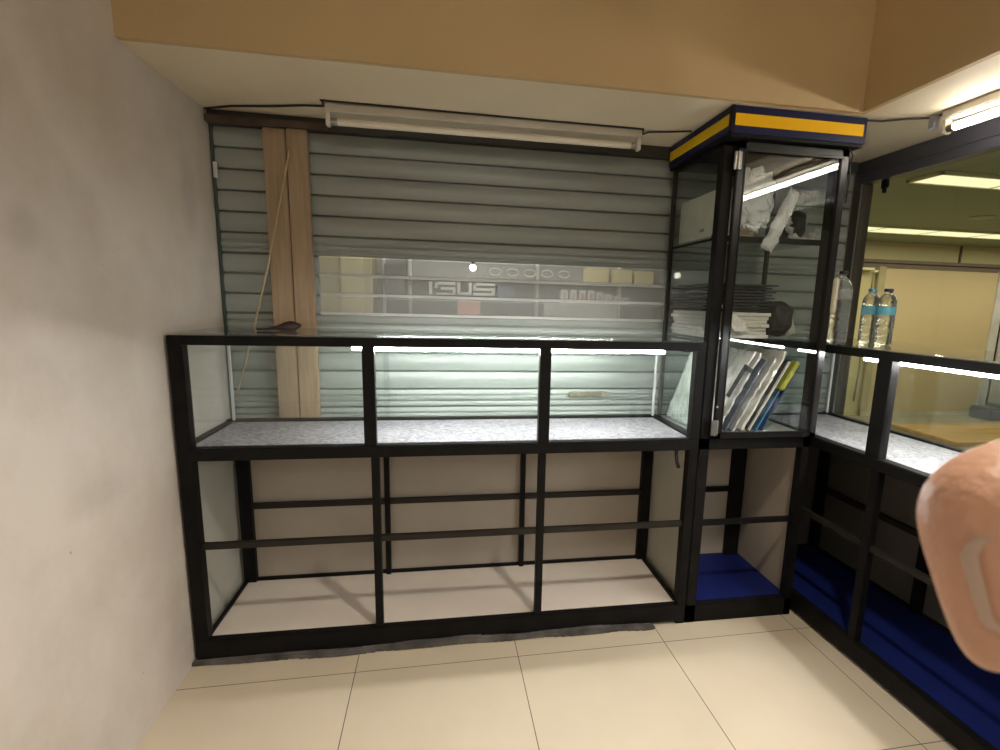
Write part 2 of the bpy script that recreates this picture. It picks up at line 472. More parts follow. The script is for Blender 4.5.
lk.box(1.53, 1.60, 0.48, 0.49, 0.909, 0.923, bev=0.003)
lk.build('lock_plate', mat('dull_brass_lock', (0.24, 0.225, 0.165), 0.45, 0.3, 0.4, 40), sh)

# brown bar under the soffit, left
single('header_bar', bx(-0.018, 0.435, 0.452, 0.492, 2.000, 2.028, bev=0.003), mat('weathered_brown_bar', (0.085, 0.060, 0.042), 0.7, 0, 0.4, 12),
       'short dark brown bar under the soffit above the wooden planks', 'bar')

# wooden plank pair in front of the shutter
pl = thing('wooden_upright', 'tan wooden upright of two planks standing against the shutter', 'plank', (0.27, 0.475, 0))
bx(0.184, 0.268, 0.462, 0.486, 0, 1.998, bev=0.003).build('plank', WOOD, pl)
bx(0.272, 0.352, 0.460, 0.486, 0, 2.000, bev=0.003).build('plank', WOOD, pl)

# thin cane
mb = MB(); pts = []
for i in range(15):
    t = i / 14
    pts.append((0.288 - 0.262 * t + 0.012 * math.sin(t * PI), 0.452 - 0.0 * t, 1.925 - 1.0 * t))
mb.tube(pts, 0.0042, 8)
single('thin_cane', mb, mat('bamboo_cane', (0.46, 0.36, 0.21), 0.5, 0, 0.2, 20), 'thin pale cane leaning across the wooden planks', 'stick', smooth=True)


# ------------------------------------------------------------------ glass showcases
Z_TOP, Z_TR, Z_DF, Z_MR, Z_BT = 1.207, 1.174, 0.816, 0.772, 0.0897


def showcase(root, L, D, fx, lower_fx, bx_rear, led, bottom, back, side, split, lowerrail=0.45, fw=0.042, lw=0.028, backrail=0.44, ledm=None):
    """local frame: x along the front, y into the depth. root sits at the left front floor corner"""
    def P(mb, name, m_, parent=root): return mb.build(name, m_, parent, local=True)
    # end posts, full height
    P(bx(0, 0.045, 0, 0.04, 0.0, Z_TR), 'post', BLACK)
    P(bx(L - 0.038, L, 0, 0.04, 0.0, Z_TR), 'post', BLACK)
    for x in fx: P(bx(x - fw / 2, x + fw / 2, 0, 0.035, Z_DF, Z_TR), 'post', BLACK)
    for x in lower_fx: P(bx(x - lw / 2, x + lw / 2, 0.004, 0.034, Z_BT, Z_MR), 'post', BLACK)
    for x, wd in bx_rear: P(bx(x - wd / 2, x + wd / 2, D - 0.04, D - 0.004, 0.02, Z_MR), 'rear_post', BLACK)
    P(bx(0, L, -0.001, 0.038, Z_TR, Z_TOP - 0.001), 'top_rail', BLACK)
    r = MB(); r.box(0, L, -0.002, 0.04, Z_MR, Z_DF, bev=0.003)
    P(r, 'deck_rail', BLACK)
    for (x0, x1) in ((0.0, 0.03), (L - 0.03, L)): P(bx(x0, x1, 0.04, D, Z_MR, Z_DF + 0.006), 'side_deck_rail', BLACK)
    P(bx(0, L, D - 0.03, D, Z_MR, Z_DF + 0.010), 'rear_deck_rail', BLACK)
    P(bx(0, L, -0.002, 0.03, 0.014, Z_BT, bev=0.003), 'base_rail', BLACK)
    e = MB(); e.box(0.03, 0.045, 0.03, D - 0.03, Z_BT, Z_BT + 0.012); e.box(L - 0.045, L - 0.03, 0.03, D - 0.03, Z_BT, Z_BT + 0.012); e.box(0.03, L - 0.03, D - 0.03, D - 0.012, Z_BT, Z_BT + 0.012)
    P(e, 'deck_edging', BLACK)
    P(bx(0.03, L - 0.03, 0.012, 0.030, lowerrail - 0.012, lowerrail + 0.012), 'support_rail', BROWNBLACK)
    P(bx(0.03, L - 0.03, D - 0.034, D - 0.012, backrail - 0.012, backrail + 0.012), 'support_rail', BROWNBLACK)
    P(bx(0.03, L - 0.03, 0.04, D - 0.03, Z_DF - 0.02, Z_DF, bev=0), 'display_deck', GRANITE)
    P(bx(0.03, L - 0.03, 0.03, D - 0.012, Z_BT - 0.016, Z_BT, bev=0), 'bottom_deck', bottom)
    P(bx(0.0, L, D - 0.012, D, 0.02, Z_MR, bev=0), 'back_panel', back)
    P(bx(0.006, 0.014, 0.04, D - 0.012, 0.02, Z_MR, bev=0), 'side_panel', side)
    P(bx(L - 0.014, L - 0.006, 0.04, D - 0.012, 0.02, Z_MR, bev=0), 'side_panel', side)
    # glass
    P(bx(0.002, L - 0.002, 0.0, D, Z_TOP, Z_TOP + 0.006, bev=0.001), 'glass_top', GLASS)
    xs = [0.0] + list(fx) + [L]
    for a, b in zip(xs, xs[1:]): P(bx(a + 0.02, b - 0.02, 0.016, 0.021, Z_DF, Z_TR, bev=0), 'glass_front', GLASS)
    for x in (0.016, L - 0.021): P(bx(x, x + 0.005, 0.04, D - 0.02, Z_DF, Z_TOP, bev=0), 'glass_side', GLASS)
    P(bx(0.02, split + 0.01, D - 0.012, D - 0.007, Z_DF + 0.01, Z_TOP, bev=0), 'glass_back', GLASS)
    P(bx(split - 0.01, L - 0.02, D - 0.022, D - 0.017, Z_DF + 0.01, Z_TOP, bev=0), 'glass_back', GLASS)
    for x in (0.026, L - 0.036): P(bx(x, x + 0.010, D - 0.034, D - 0.024, Z_DF + 0.008, Z_TOP - 0.004, bev=0.002), 'corner_bead', BEAD)
    # lamp
    c_ = MB(); c_.box(led[0] - 0.01, led[1] + 0.01, 0.070, 0.104, 1.168, 1.204, bev=0.002);
    ch = P(c_, 'led_channel', WHITEMETAL)
    P(bx(led[0], led[1], 0.076, 0.092, 1.155, 1.1675, bev=0.003), 'led_strip', ledm or LED, ch)


sc1 = thing('glass_showcase', 'long black framed glass showcase with three bays in front of the shutter', 'showcase', (-0.01, 0, 0))
showcase(sc1, 1.915, 0.445, (0.637, 1.275), (0.651, 1.274), ((0.052, 0.05), (0.644, 0.022), (1.262, 0.022), (1.872, 0.05)),
         (0.570, 1.778), DECKWHITE, PANELIN, PANELGREEN, 0.652)
# cable end hanging at the right of the lower bay
mb = MB(); mb.tube([(1.824, 0.03, 0.775), (1.826, 0.03, 0.745), (1.831, 0.03, 0.715), (1.840, 0.03, 0.690)], 0.0075, 8); mb.build('cable_tail', CABLE, sc1, smooth=True)
mb = MB(); mb.tube([(1.765, 0.046, 1.186), (1.80, 0.046, 1.176), (1.84, 0.044, 1.166), (1.87, 0.04, 1.17)], 0.003, 6); mb.build('lamp_lead', CABLE, sc1, smooth=True)

# crumpled sealing strip under the base
mb = MB()
for i in range(56):
    x = 0.0 + i * 0.0315
    yy = -0.012 - 0.010 * abs(noise.noise(Vector((x * 3.1, 0, 4)))) * 2; hh = (0.014 + 0.022 * abs(noise.noise(Vector((x * 1.7, 5, 1)))) + 0.012 * abs(noise.noise(Vector((x * 5.7, 2, 1)))))
    M = Matrix.Translation((x, yy, 0.0)) @ Matrix.Rotation(noise.noise(Vector((x * 9, 1, 1))) * 0.35, 4, 'Z')
    mb.box(-0.03, 0.03, -0.008, 0.022, 0.0, hh, bev=0.004, M=M)
single('sealing_strip', mb, mat('dirty_grey_sealant', (0.10, 0.092, 0.088), 0.7, 0, 0.7, 9), 'dirty grey crumpled strip along the floor under the long showcase', 'strip')

RZ = -PI / 2 + 0.033
sc2 = thing('corner_showcase', 'black framed glass showcase with dark blue floor along the right side', 'showcase', (2.418, 0.46, 0), RZ)
showcase(sc2, 2.55, 0.445, (0.745, 1.50, 2.05), (0.765, 1.50, 2.05), ((0.05, 0.05), (0.66, 0.04), (1.50, 0.04), (2.50, 0.05)),
         (0.570, 2.45), DECKBLUE, DARKPANEL, DARKPANEL, 2.05, lowerrail=0.472, backrail=0.425, fw=0.062, lw=0.036, ledm=LED_CORNER)
mb = MB(); mb.tube([(0.615, 0.046, 1.188), (0.57, 0.046, 1.176), (0.52, 0.045, 1.172), (0.47, 0.04, 1.180)], 0.003, 6); mb.build('lamp_lead', CABLE, sc2, local=True, smooth=True)

# ------------------------------------------------------------------ tall tower showcase
X0, X1, TD = 1.908, 2.410, 0.445
tw = thing('tower_showcase', 'tall black framed glass tower cabinet with a yellow striped navy header', 'cabinet', (2.16, 0.22, 0))
for x0, x1 in ((X0, X0 + 0.046), (X1 - 0.036, X1)): bx(x0, x1, 0, 0.04, 0, 1.95, bev=0.003).build('post', BLACK, tw)
bx(X0, X0 + 0.016, TD - 0.02, TD, 0.80, 1.95).build('rear_post', BEAD if False else BROWNBLACK, tw)
bx(X1 - 0.016, X1, TD - 0.02, TD, 0.80, 1.95).build('rear_post', BROWNBLACK, tw)
bx(X0, X0 + 0.03, TD - 0.04, TD - 0.005, 0.02, 0.80).build('rear_post', BLACK, tw)
bx(2.315, 2.385, TD - 0.04, TD - 0.005, 0.02, 0.80).build('rear_post', BLACK, tw)
bx(X0, X1, 0, 0.04, Z_MR, 0.822, bev=0.003).build('deck_rail', BLACK, tw)
bx(X0, X1, 0, 0.03, 0.0, 0.084, bev=0.003).build('base_rail', BLACK, tw)
bx(X0, X1, 0, 0.04, 1.93, 1.955).build('top_rail', BLACK, tw)
for x in (X0, X1 - 0.02): bx(x, x + 0.02, 0.04, TD, Z_MR, 0.82).build('side_deck_rail', BLACK, tw)
for x in (X0, X1 - 0.016): bx(x, x + 0.016, 0.04, TD, 1.93, 1.955).build('side_top_rail', BLACK, tw)
bx(X0, X1, TD - 0.02, TD, Z_MR, 0.825).build('rear_deck_rail', BLACK, tw)
bx(X0 + 0.02, X1 - 0.02, 0.012, 0.030, 0.437, 0.459).build('support_rail', BLACK, tw)
bx(X0 + 0.02, X1 - 0.02, TD - 0.034, TD - 0.012, 0.428, 0.452).build('support_rail', BLACK, tw)
bx(X0 + 0.02, X1 - 0.016, 0.03, TD - 0.012, 0.07, 0.085, bev=0).build('bottom_deck', DECKBLUE, tw)
bx(X0, X1, TD - 0.012, TD, 0.02, Z_MR, bev=0).build('back_panel', PANELIN, tw)
bx(X1 - 0.016, X1 - 0.006, 0.04, TD - 0.012, 0.02, Z_MR, bev=0).build('side_panel', PANELIN, tw)
bx(X0 + 0.008, X0 + 0.016, 0.04, TD - 0.012, 0.02, Z_MR, bev=0).build('side_panel', PANELIN, tw)
bx(X0 + 0.01, X1 - 0.01, 0.04, TD - 0.02, 0.81, 0.825, bev=0).build('display_deck', mat('pale_deck', (0.40, 0.42, 0.40), 0.5), tw)
bx(X0 + 0.008, X1 - 0.008, 0.05, TD - 0.012, 1.216, 1.223, bev=0.001).build('glass_shelf', GLASS, tw)
us = bx(X0 + 0.008, X1 - 0.008, 0.06, TD - 0.012, 1.608, 1.616, bev=0.001).build('glass_shelf', GLASS, tw)
bx(X0 + 0.008, X1 - 0.008, 0.052, 0.060, 1.600, 1.622, bev=0.001).build('shelf_edging', BLACK, us)
bx(X0 + 0.006, X0 + 0.014, 0.06, TD - 0.02, 1.600, 1.608, bev=0.001).build('shelf_bearer', BLACK, us)
bx(X0 + 0.010, X0 + 0.015, 0.04, TD - 0.01, 0.82, 1.95, bev=0).build('glass_side', GLASS, tw)
bx(X1 - 0.015, X1 - 0.010, 0.04, TD - 0.01, 0.82, 1.95, bev=0).build('glass_side', GLASS, tw)
bx(X0 + 0.016, X1 - 0.016, TD - 0.012, TD - 0.007, 0.825, 1.95, bev=0).build('glass_back', GLASS, tw)
# door
dr = MB()
DX0, DX1, DZ0, DZ1 = 1.955, 2.412, 0.824, 1.945
DF = dict(bev=0.003)
dr.box(DX0, DX0 + 0.032, -0.022, -0.002, DZ0, DZ1, **DF); dr.box(DX1 - 0.032, DX1, -0.022, -0.002, DZ0, DZ1, **DF)
dr.box(DX0, DX1, -0.022, -0.002, DZ0, DZ0 + 0.024, **DF); dr.box(DX0, DX1, -0.022, -0.002, DZ1 - 0.028, DZ1, **DF)
dr.box(DX0 + 0.028, DX0 + 0.032, -0.026, -0.020, DZ0 + 0.02, DZ1 - 0.02, bev=0.001); dr.box(DX0 + 0.02, DX1 - 0.02, -0.026, -0.020, DZ1 - 0.034, DZ1 - 0.028, bev=0.001)
dr.box(DX0 + 0.02, DX1 - 0.02, -0.026, -0.020, DZ0 + 0.022, DZ0 + 0.027, bev=0.001)
door = dr.build('door', mat('polished_black_aluminium', (0.012, 0.011, 0.011), 0.28, 0.0, 0.2, 9, spec=0.35), tw)
bx(DX0 + 0.028, DX1 - 0.028, -0.014, -0.009, DZ0 + 0.02, DZ1 - 0.024, bev=0).build('door_glass', GLASSDOOR, door)
for z in (1.845, 0.838):
    h_ = MB(); h_.box(DX0 - 0.016, DX0 + 0.014, -0.028, -0.02, z, z + 0.062, bev=0.002); h_.cyl((DX0 - 0.001, -0.028, z), (DX0 - 0.001, -0.028, z + 0.062), 0.005)
    for q in range(3): h_.cyl((DX0 + 0.008, -0.031, z + 0.012 + q * 0.019), (DX0 + 0.008, -0.026, z + 0.012 + q * 0.019), 0.003, seg=10)
    h_.build('hinge', CHROME, door)
bx(2.404, 2.420, -0.042, -0.022, 1.335, 1.470, bev=0.004).build('handle', mat('pale_handle', (0.55, 0.52, 0.42), 0.35), door)
mb = MB(); mb.cyl((DX0 + 0.003, -0.026, 0.955), (DX0 + 0.003, -0.020, 0.955), 0.0045, seg=12); mb.build('rivet', CHROME, door)
# header box
HX0, HX1, HY0, HY1, HZ0, HZ1 = 1.893, 2.437, -0.062, 0.465, 1.956, 2.047
hd = bx(HX0, HX1, HY0, HY1, HZ0, HZ1, bev=0.002).build('header_box', NAVY, tw)
bx(HX0 + 0.016, HX1 - 0.014, HY0 - 0.002, HY0 + 0.002, HZ0 + 0.026, HZ0 + 0.066, bev=0).build('yellow_strip', YELLOW, hd)
bx(HX0 - 0.002, HX0 + 0.002, HY0 + 0.014, HY1 - 0.012, HZ0 + 0.026, HZ0 + 0.064, bev=0).build('yellow_strip', mat('yellow_strip_vinyl_shaded', (0.60, 0.40, 0.006), 0.5, spec=0.15), hd)  # same yellow vinyl; the side face's shade is put into this darker colour
bx(HX0 + 0.006, HX1 - 0.006, HY0 + 0.006, HY1, HZ0 - 0.010, HZ0, bev=0).build('header_base', BLACK, hd)
bx(HX0 - 0.001, HX0 + 0.012, HY0 - 0.003, HY0 + 0.010, HZ0, HZ1, bev=0.001).build('corner_trim', BLACK, hd)
mb = MB(); mb.tube([(2.392, -0.03, 1.952), (2.405, -0.032, 1.938), (2.420, -0.03, 1.925), (2.416, -0.026, 1.905), (2.421, -0.024, 1.86), (2.416, -0.024, 1.75)], 0.003, 6); mb.build('loose_wire', CABLE, tw, smooth=True)

# ------------------------------------------------------------------ contents of the tower: top shelf
wb = thing('white_carton', 'white carton on the top shelf of the tower cabinet', 'box', (2.03, 0.25, 1.616))
bx(1.945, 2.11, 0.085, 0.42, 1.616, 1.800, bev=0.003).build('carton', mat('greenish_white_card', (0.62, 0.63, 0.55), 0.6), wb)
bx(1.945, 2.11, 0.083, 0.0855, 1.630, 1.650, bev=0).build('tape_band', mat('kraft_tape', (0.55, 0.38, 0.22), 0.4), wb)
bx(1.9435, 1.9455, 0.18, 0.215, 1.650, 1.662, bev=0).build('small_mark', mat('grey_print', (0.22, 0.22, 0.2), 0.6), wb)

CLEARBAG = PLASTIC


def lump(cx, cy, cz, rx, ry, rz, seed, amp=0.25, fs=6, sub=4, droop=None):
    b = bmesh.new(); bmesh.ops.create_icosphere(b, subdivisions=sub, radius=1)
    for v in b.verts:
        d = v.co.normalized()
        q = Vector([math.copysign(abs(c) ** 0.75, c) for c in d])
        k = 1 + amp * noise.noise(d * fs * 0.5 + Vector((seed, 0, 0))) + amp * 0.6 * abs(noise.noise(d * fs + Vector((0, seed, 0))))
        p = Vector((q.x * rx, q.y * ry, q.z * rz)) * k
        if droop: p = droop(p)
        v.co = p + Vector((cx, cy, cz))
    mb = MB(); mb._merge(b); return mb


# creased plastic bag standing in front of the carton and slumping over the shelf edge
def strip_bag(x0, x1, ztop, pts_fn, n=20):
    pass


single('clear_bag', lump(2.075, 0.055, 1.762, 0.075, 0.022, 0.105, 3.3, 0.35, 7, 5), PLASTIC, 'crinkled clear plastic bag on the top shelf by the white carton', 'bag', smooth=True)
mb = MB()
M = Matrix.Translation((2.185, 0.026, 1.685)) @ Matrix.Rotation(0.42, 4, 'Y') @ Matrix.Rotation(PI / 2, 4, 'X')
mb.packet(0.055, 0.25, 0.026, M, 20, 0.010, 5.5, 30, 4)
single('folded_clear_bag', mb, PLASTIC, 'long folded clear plastic bag drooping over the top shelf edge', 'bag', smooth=True)
dv = thing('wrapped_device', 'black device in bubble wrap at the right of the top shelf', 'device', (2.33, 0.2, 1.616))
lump(2.325, 0.20, 1.69, 0.055, 0.10, 0.062, 8.1, 0.10, 3, 4).build('device_body', mat('matt_black_plastic', (0.012, 0.012, 0.013), 0.5), dv, smooth=True)
mb = MB(); pts = []
for i in range(26):
    a = PI * 0.78 + i / 25 * PI * 1.05
    pts.append((2.335 + 0.072 * math.cos(a), 0.10 + 0.01 * math.sin(i * 1.7), 1.710 + 0.086 * math.sin(a)))
mb.tube(pts, [0.012 + 0.005 * math.sin(i * 2.1) for i in range(26)], 10, 1.0); mb.build('bubble_wrap', PLASTIC, dv)
mb = MB(); mb.packet(0.12, 0.05, 0.02, Matrix.Translation((2.325, 0.10, 1.79)) @ Matrix.Rotation(-0.25, 4, 'Y') @ Matrix.Rotation(PI / 2, 4, 'X'), 14, 0.007, 2.2, 40); mb.build('bubble_wrap', PLASTIC, dv)

# middle shelf: stacks of packets
BLK = mat('black_packet_film', (0.020, 0.020, 0.021), 0.42, 0, 0.3, 10, 0.2, 40)
WHT = mat('white_packet_film', (0.62, 0.60, 0.55), 0.35, 0, 0.08, 9, 0.25, 45, coat=0.3)
ordn = ['lowest', 'second', 'third', 'fourth', 'fifth', 'sixth', 'seventh', 'eighth', 'topmost']
zz = 1.2235
nW = 7
for k in range(nW):
    t = 0.0148
    mb = MB(); mb.packet(0.27, 0.33, t, None, 20, 0.0030, 10 + k, 20, 8, 0, 0.92)
    o = mb.build('white_packet', WHT, smooth=False)
    o.location = (2.068 + random.uniform(-0.010, 0.010), 0.228 + random.uniform(-0.01, 0.01), zz + t / 2); o.rotation_euler = (0, 0, random.uniform(-0.05, 0.05))
    tag(o, '%s white packet in the tower cabinet stack on the middle shelf' % ('topmost' if k == nW - 1 else ordn[k] + (' from the bottom' if k else '')), 'packet', 'white packets stacked on the middle shelf')
    zz += t
nB = 9
for k in range(nB):
    t = 0.0128
    mb = MB(); mb.packet(0.29, 0.33, t, None, 16, 0.0022, 30 + k, 14, 5, 0, 0.5)
    o = mb.build('black_packet', BLK)
    o.location = (2.074 + random.uniform(-0.022, 0.022), 0.228 + random.uniform(-0.008, 0.008), zz + t / 2); o.rotation_euler = (0, random.uniform(-0.01, 0.01), random.uniform(-0.04, 0.04))
    tag(o, '%s black packet in the tower cabinet stack above the white packets' % ('topmost' if k == nB - 1 else ordn[k] + (' from the bottom' if k else '')), 'packet', 'black packets stacked on the middle shelf')
    zz += t
mb = MB(); mb.packet(0.11, 0.13, 0.005, Matrix.Translation((2.045, 0.056, 1.305)) @ Matrix.Rotation(0.5, 4, 'Z') @ Matrix.Rotation(0.95, 4, 'X'), 12, 0.004, 4.4, 30)
single('loose_flap_bag', mb, mat('white_thin_film', (0.66, 0.65, 0.62), 0.3, 0, 0.05), 'small white plastic sleeve hanging from the front of the packet stack', 'sleeve')
single('black_pouch', lump(2.287, 0.16, 1.304, 0.060, 0.075, 0.070, 5.0, 0.16, 4, 4), mat('black_pouch_cloth', (0.014, 0.014, 0.014), 0.6, 0, 0.3, 20), 'squat black pouch beside the packet stacks on the middle shelf', 'pouch', smooth=True)
mb = MB(); mb.packet(0.05, 0.12, 0.03, Matrix.Translation((2.367, 0.17, 1.292)) @ Matrix.Rotation(-0.25, 4, 'Y') @ Matrix.Rotation(PI / 2, 4, 'X'), 14, 0.004, 6.6, 20, 5, 0.5)
single('pale_pouch', mb, mat('pale_green_film', (0.50, 0.50, 0.40), 0.35), 'pale pouch leaning at the right end of the middle shelf', 'pouch')

# lower compartment: wrapped packages leaning right
COLS = [
    ('white_cloth_bag', (0.60, 0.62, 0.54), 'white bag slumped against the left glass of the tower cabinet', 'bag'),
    ('wrapped_package', (0.58, 0.57, 0.55), 'white package with a black border, leftmost leaning in the tower', 'package'),
    ('wrapped_package', (0.46, 0.46, 0.46), 'grey wrapped package leaning behind the black bordered one', 'package'),
    ('wrapped_package', (0.075, 0.085, 0.12), 'navy wrapped package between two grey ones in the tower', 'package'),
    ('wrapped_package', (0.40, 0.40, 0.39), 'grey wrapped package with a rounded top in the middle of the leaning row', 'package'),
    ('wrapped_package', (0.53, 0.51, 0.47), 'fat beige white wrapped package, tallest of the leaning row', 'package'),
    ('wrapped_package', (0.05, 0.05, 0.055), 'black package with a white edge in the leaning row', 'package'),
    ('wrapped_package', (0.045, 0.13, 0.24), 'blue wrapped package with a yellow green top in the leaning row', 'package'),
    ('wrapped_package', (0.03, 0.06, 0.14), 'dark blue package at the right end of the leaning row', 'package'),
]
bases = [1.943, 1.975, 2.012, 2.049, 2.085, 2.124, 2.160, 2.188, 2.214]
thick = [0.040, 0.034, 0.036, 0.030, 0.036, 0.042, 0.022, 0.024, 0.020]
lens_ = [0.33, 0.375, 0.37, 0.34, 0.35, 0.375, 0.34, 0.345, 0.325]
for k, (nm, c, lab, cat) in enumerate(COLS):
    a = 0.50 + 0.01 * math.sin(k * 2.0)
    if k == 0:
        a = 0.12
    H = lens_[k]
    # local: x = thickness (packet z), built lying in XY then stood up
    M = Matrix.Rotation(a, 4, 'Y') @ Matrix.Translation((0, 0, H / 2)) @ Matrix.Rotation(PI / 2, 4, 'Y') @ Matrix.Rotation(PI / 2, 4, 'Z')
    root = thing(nm, lab, cat, (bases[k], 0.225, 0.829 + thick[k] / 2 * math.sin(a)), 0, None if k == 0 else 'packages leaning in the tower')
    wm_ = mat('package_film_%d' % k, tuple(min(0.85, q * 1.3) for q in c), 0.25, 0, 0.35, 11, 0.8, 30, coat=0.8)
    mb = MB(); mb.packet(0.34 if k else 0.36, H, thick[k] * 0.82, M, 34, 0.011 if k < 6 and k != 3 else 0.006, 50 + k, 19, 4, 0.75 if k == 0 else 0.06, 0.3)
    mb.build('wrapping', wm_, root, local=True)
    if k == 1:
        b2 = MB()
        b2.box(-0.155, 0.155, H / 2 - 0.072, H / 2 - 0.055, 0.0175, 0.0195, bev=0, M=M); b2.box(0.10, 0.13, -H / 2 + 0.1, H / 2 - 0.055, 0.0175, 0.0195, bev=0, M=M)
        F = MB()
        T = Matrix.Rotation(a, 4, 'Y')
        F.box(-0.019, -0.004, -0.176, -0.168, 0.16, 0.30, bev=0, M=T); F.box(-0.019, 0.022, -0.176, -0.168, 0.29, 0.31, bev=0, M=T)
        F.build('black_border', mat('black_print', (0.015, 0.015, 0.017), 0.4), root, local=True)
        b2.bm.free()
    if k == 6:
        F = MB(); F.box(-0.012, -0.006, -0.178, -0.166, 0.0, 0.33, bev=0.001, M=Matrix.Rotation(a, 4, 'Y')); F.build('white_edge', WHT, root, local=True)
    if k == 7:
        F = MB(); F.box(-0.013, 0.008, -0.180, -0.10, 0.20, 0.335, bev=0.004, M=Matrix.Rotation(a, 4, 'Y')); F.build('yellow_green_top', mat('yellow_green_print', (0.42, 0.42, 0.06), 0.4), root, local=True)

# ------------------------------------------------------------------ bottles on the corner showcase
def bottle(name, label, loc, H, R, capm, labm, lab_z):
    root = thing(name, label, 'bottle', loc, 0, 'water bottles on the corner showcase')
    pr = [(R * 0.80, 0.0), (R * 0.97, 0.006)]
    n = 30
    for i in range(1, n):
        z = 0.006 + (H * 0.74 - 0.006) * i / n
        rib = 0.035 * math.sin(i * 2.1) if not (lab_z[0] - 0.01 < z < lab_z[1] + 0.01) else -0.02
        pr.append((R * (0.97 + rib), z))
    for t in (0, 0.25, 0.5, 0.75, 1.0):
        pr.append((R * 0.97 * (1 - t) + 0.0125 * t + 0.006 * math.sin(PI * t), H * (0.75 + 0.17 * t)))
    pr += [(0.0125, H * 0.935), (0.0155, H * 0.937), (0.0155, H * 0.945), (0.0125, H * 0.948)]
    MB().lathe(pr, (0, 0, 0), 32).build('bottle_body', BOTTLE, root, local=True, smooth=True)
    MB().lathe([(0.0155, H * 0.95), (0.0163, H * 0.953), (0.0163, H * 0.99), (0.0145, H)], (0, 0, 0), 28).build('cap', capm, root, local=True, smooth=False)
    MB().lathe([(R * 0.985, lab_z[0]), (R * 0.99, lab_z[0] + 0.001), (R * 0.99, lab_z[1] - 0.001), (R * 0.985, lab_z[1])], (0, 0, 0), 32, False).build('label_band', labm, root, local=True, smooth=True)
    return root


CAPBLK = mat('black_cap', (0.02, 0.018, 0.02), 0.4); CAPNAVY = mat('navy_cap', (0.03, 0.025, 0.10), 0.35); CAPBLUE = mat('sky_cap', (0.10, 0.36, 0.50), 0.35)
LABB = glass('sky_blue_label', (0.55, 0.80, 0.88), 0.06, 0.2, 0.6, (0.16, 0.52, 0.70)); LABG = glass('faded_label', (0.85, 0.85, 0.85), 0.08, 0.2, 0.3, (0.55, 0.55, 0.55))
ZB = 1.2145
bottle('water_bottle', 'large clear bottle with a black cap next to the tower cabinet', (2.512, 0.055, ZB), 0.290, 0.042, CAPBLK, LABG, (0.175, 0.215))
bottle('water_bottle', 'small water bottle with a light blue cap and blue label', (2.622, 0.012, ZB), 0.222, 0.0335, CAPBLUE, LABB, (0.118, 0.152))
bottle('water_bottle', 'small water bottle with a dark navy cap and blue label', (2.622, -0.068, ZB), 0.220, 0.0335, CAPNAVY, LABB, (0.118, 0.150))

# dark handled tool on the glass top
mb = MB()
prof = [0.003, 0.0045, 0.006, 0.009, 0.014, 0.019, 0.021, 0.019, 0.012, 0.004]
pts = [(0.235 + 0.013 * i, 0.20 + 0.004 * i, 1.2135 + max(0.021 - 0.0017 * (9 - i), 0.006)) for i in range(10)]
mb.tube(pts, prof, 14)
tl = thing('brush_handle', 'dark brown bulb ended handle lying on the left of the glass top', 'tool', (0.28, 0.22, 1.2135))
mb.build('bulb_grip', mat('dark_red_brown_plastic', (0.030, 0.012, 0.012), 0.35), tl, smooth=True)
mb = MB(); mb.tube([(0.205, 0.191, 1.219), (0.238, 0.2, 1.2195)], 0.003, 8); mb.build('shaft', BROWNBLACK, tl, smooth=True)

# ------------------------------------------------------------------ tube lamps and wires on the soffit
def batten(name, label, a, b_, lit, zc=2.05):
    """fixture from a to b_ (x,y) under the soffit"""
    a = Vector((*a, 0)); b_ = Vector((*b_, 0)); d = (b_ - a); L = d.length
    ang = math.atan2(d.y, d.x)
    root = thing(name, label, 'lamp', (a.x, a.y, zc), ang)
    def P(mb, nm, m_): return mb.build(nm, m_, root, local=True)
    P(bx(0, L, -0.022, 0.022, -0.030, -0.001, bev=0.004), 'batten', WHITEMETAL)
    for x in (0.0, L - 0.016): P(bx(x, x + 0.016, -0.014, 0.014, -0.078, -0.028, bev=0.003), 'lamp_holder', WHITEMETAL)
    for x in (0.016, L - 0.041):
        m2 = MB(); m2.cyl((x, 0, -0.060), (x + 0.025, 0, -0.060), 0.0132); P(m2, 'tube_cap', CHROME)
    m2 = MB(); m2.cyl((0.041, 0, -0.060), (L - 0.041, 0, -0.060), 0.0130, seg=24)
    P(m2, 'tube', TUBE if lit else mat('unlit_tube', (0.72, 0.66, 0.54), 0.3, 0, 0.03))
    return root


b1 = batten('tube_lamp', 'unlit white tube lamp under the soffit above the shutter', (0.46, 0.30), (1.69, 0.295), False)
bx(0.0, 1.23, 0.024, 0.048, -0.012, -0.001, bev=0.003).build('wire_duct', mat('cream_duct', (0.62, 0.57, 0.45), 0.5), b1, local=True)
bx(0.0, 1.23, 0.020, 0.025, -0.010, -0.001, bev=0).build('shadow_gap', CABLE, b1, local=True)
b2 = batten('tube_lamp', 'lit white tube lamp under the soffit at upper right', (2.655, -0.175), (2.655, -1.42), True)
single('junction_clip', bx(2.635, 2.66, -0.15, -0.12, 2.00, 2.049, bev=0.004), mat('bluish_clip', (0.42, 0.43, 0.50), 0.35), 'small pale junction box at the end of the lit tube lamp', 'junction box')


def wire(pts, r, label):
    mb = MB(); P_ = [Vector(p) for p in pts]; out = []
    for i in range(len(P_) - 1):
        for t in (0, 0.25, 0.5, 0.75):
            out.append(P_[i].lerp(P_[i + 1], t))
    out.append(P_[-1])
    mb.tube(out, r, 6)
    return single('wire', mb, CABLE, label, 'wire', smooth=True)


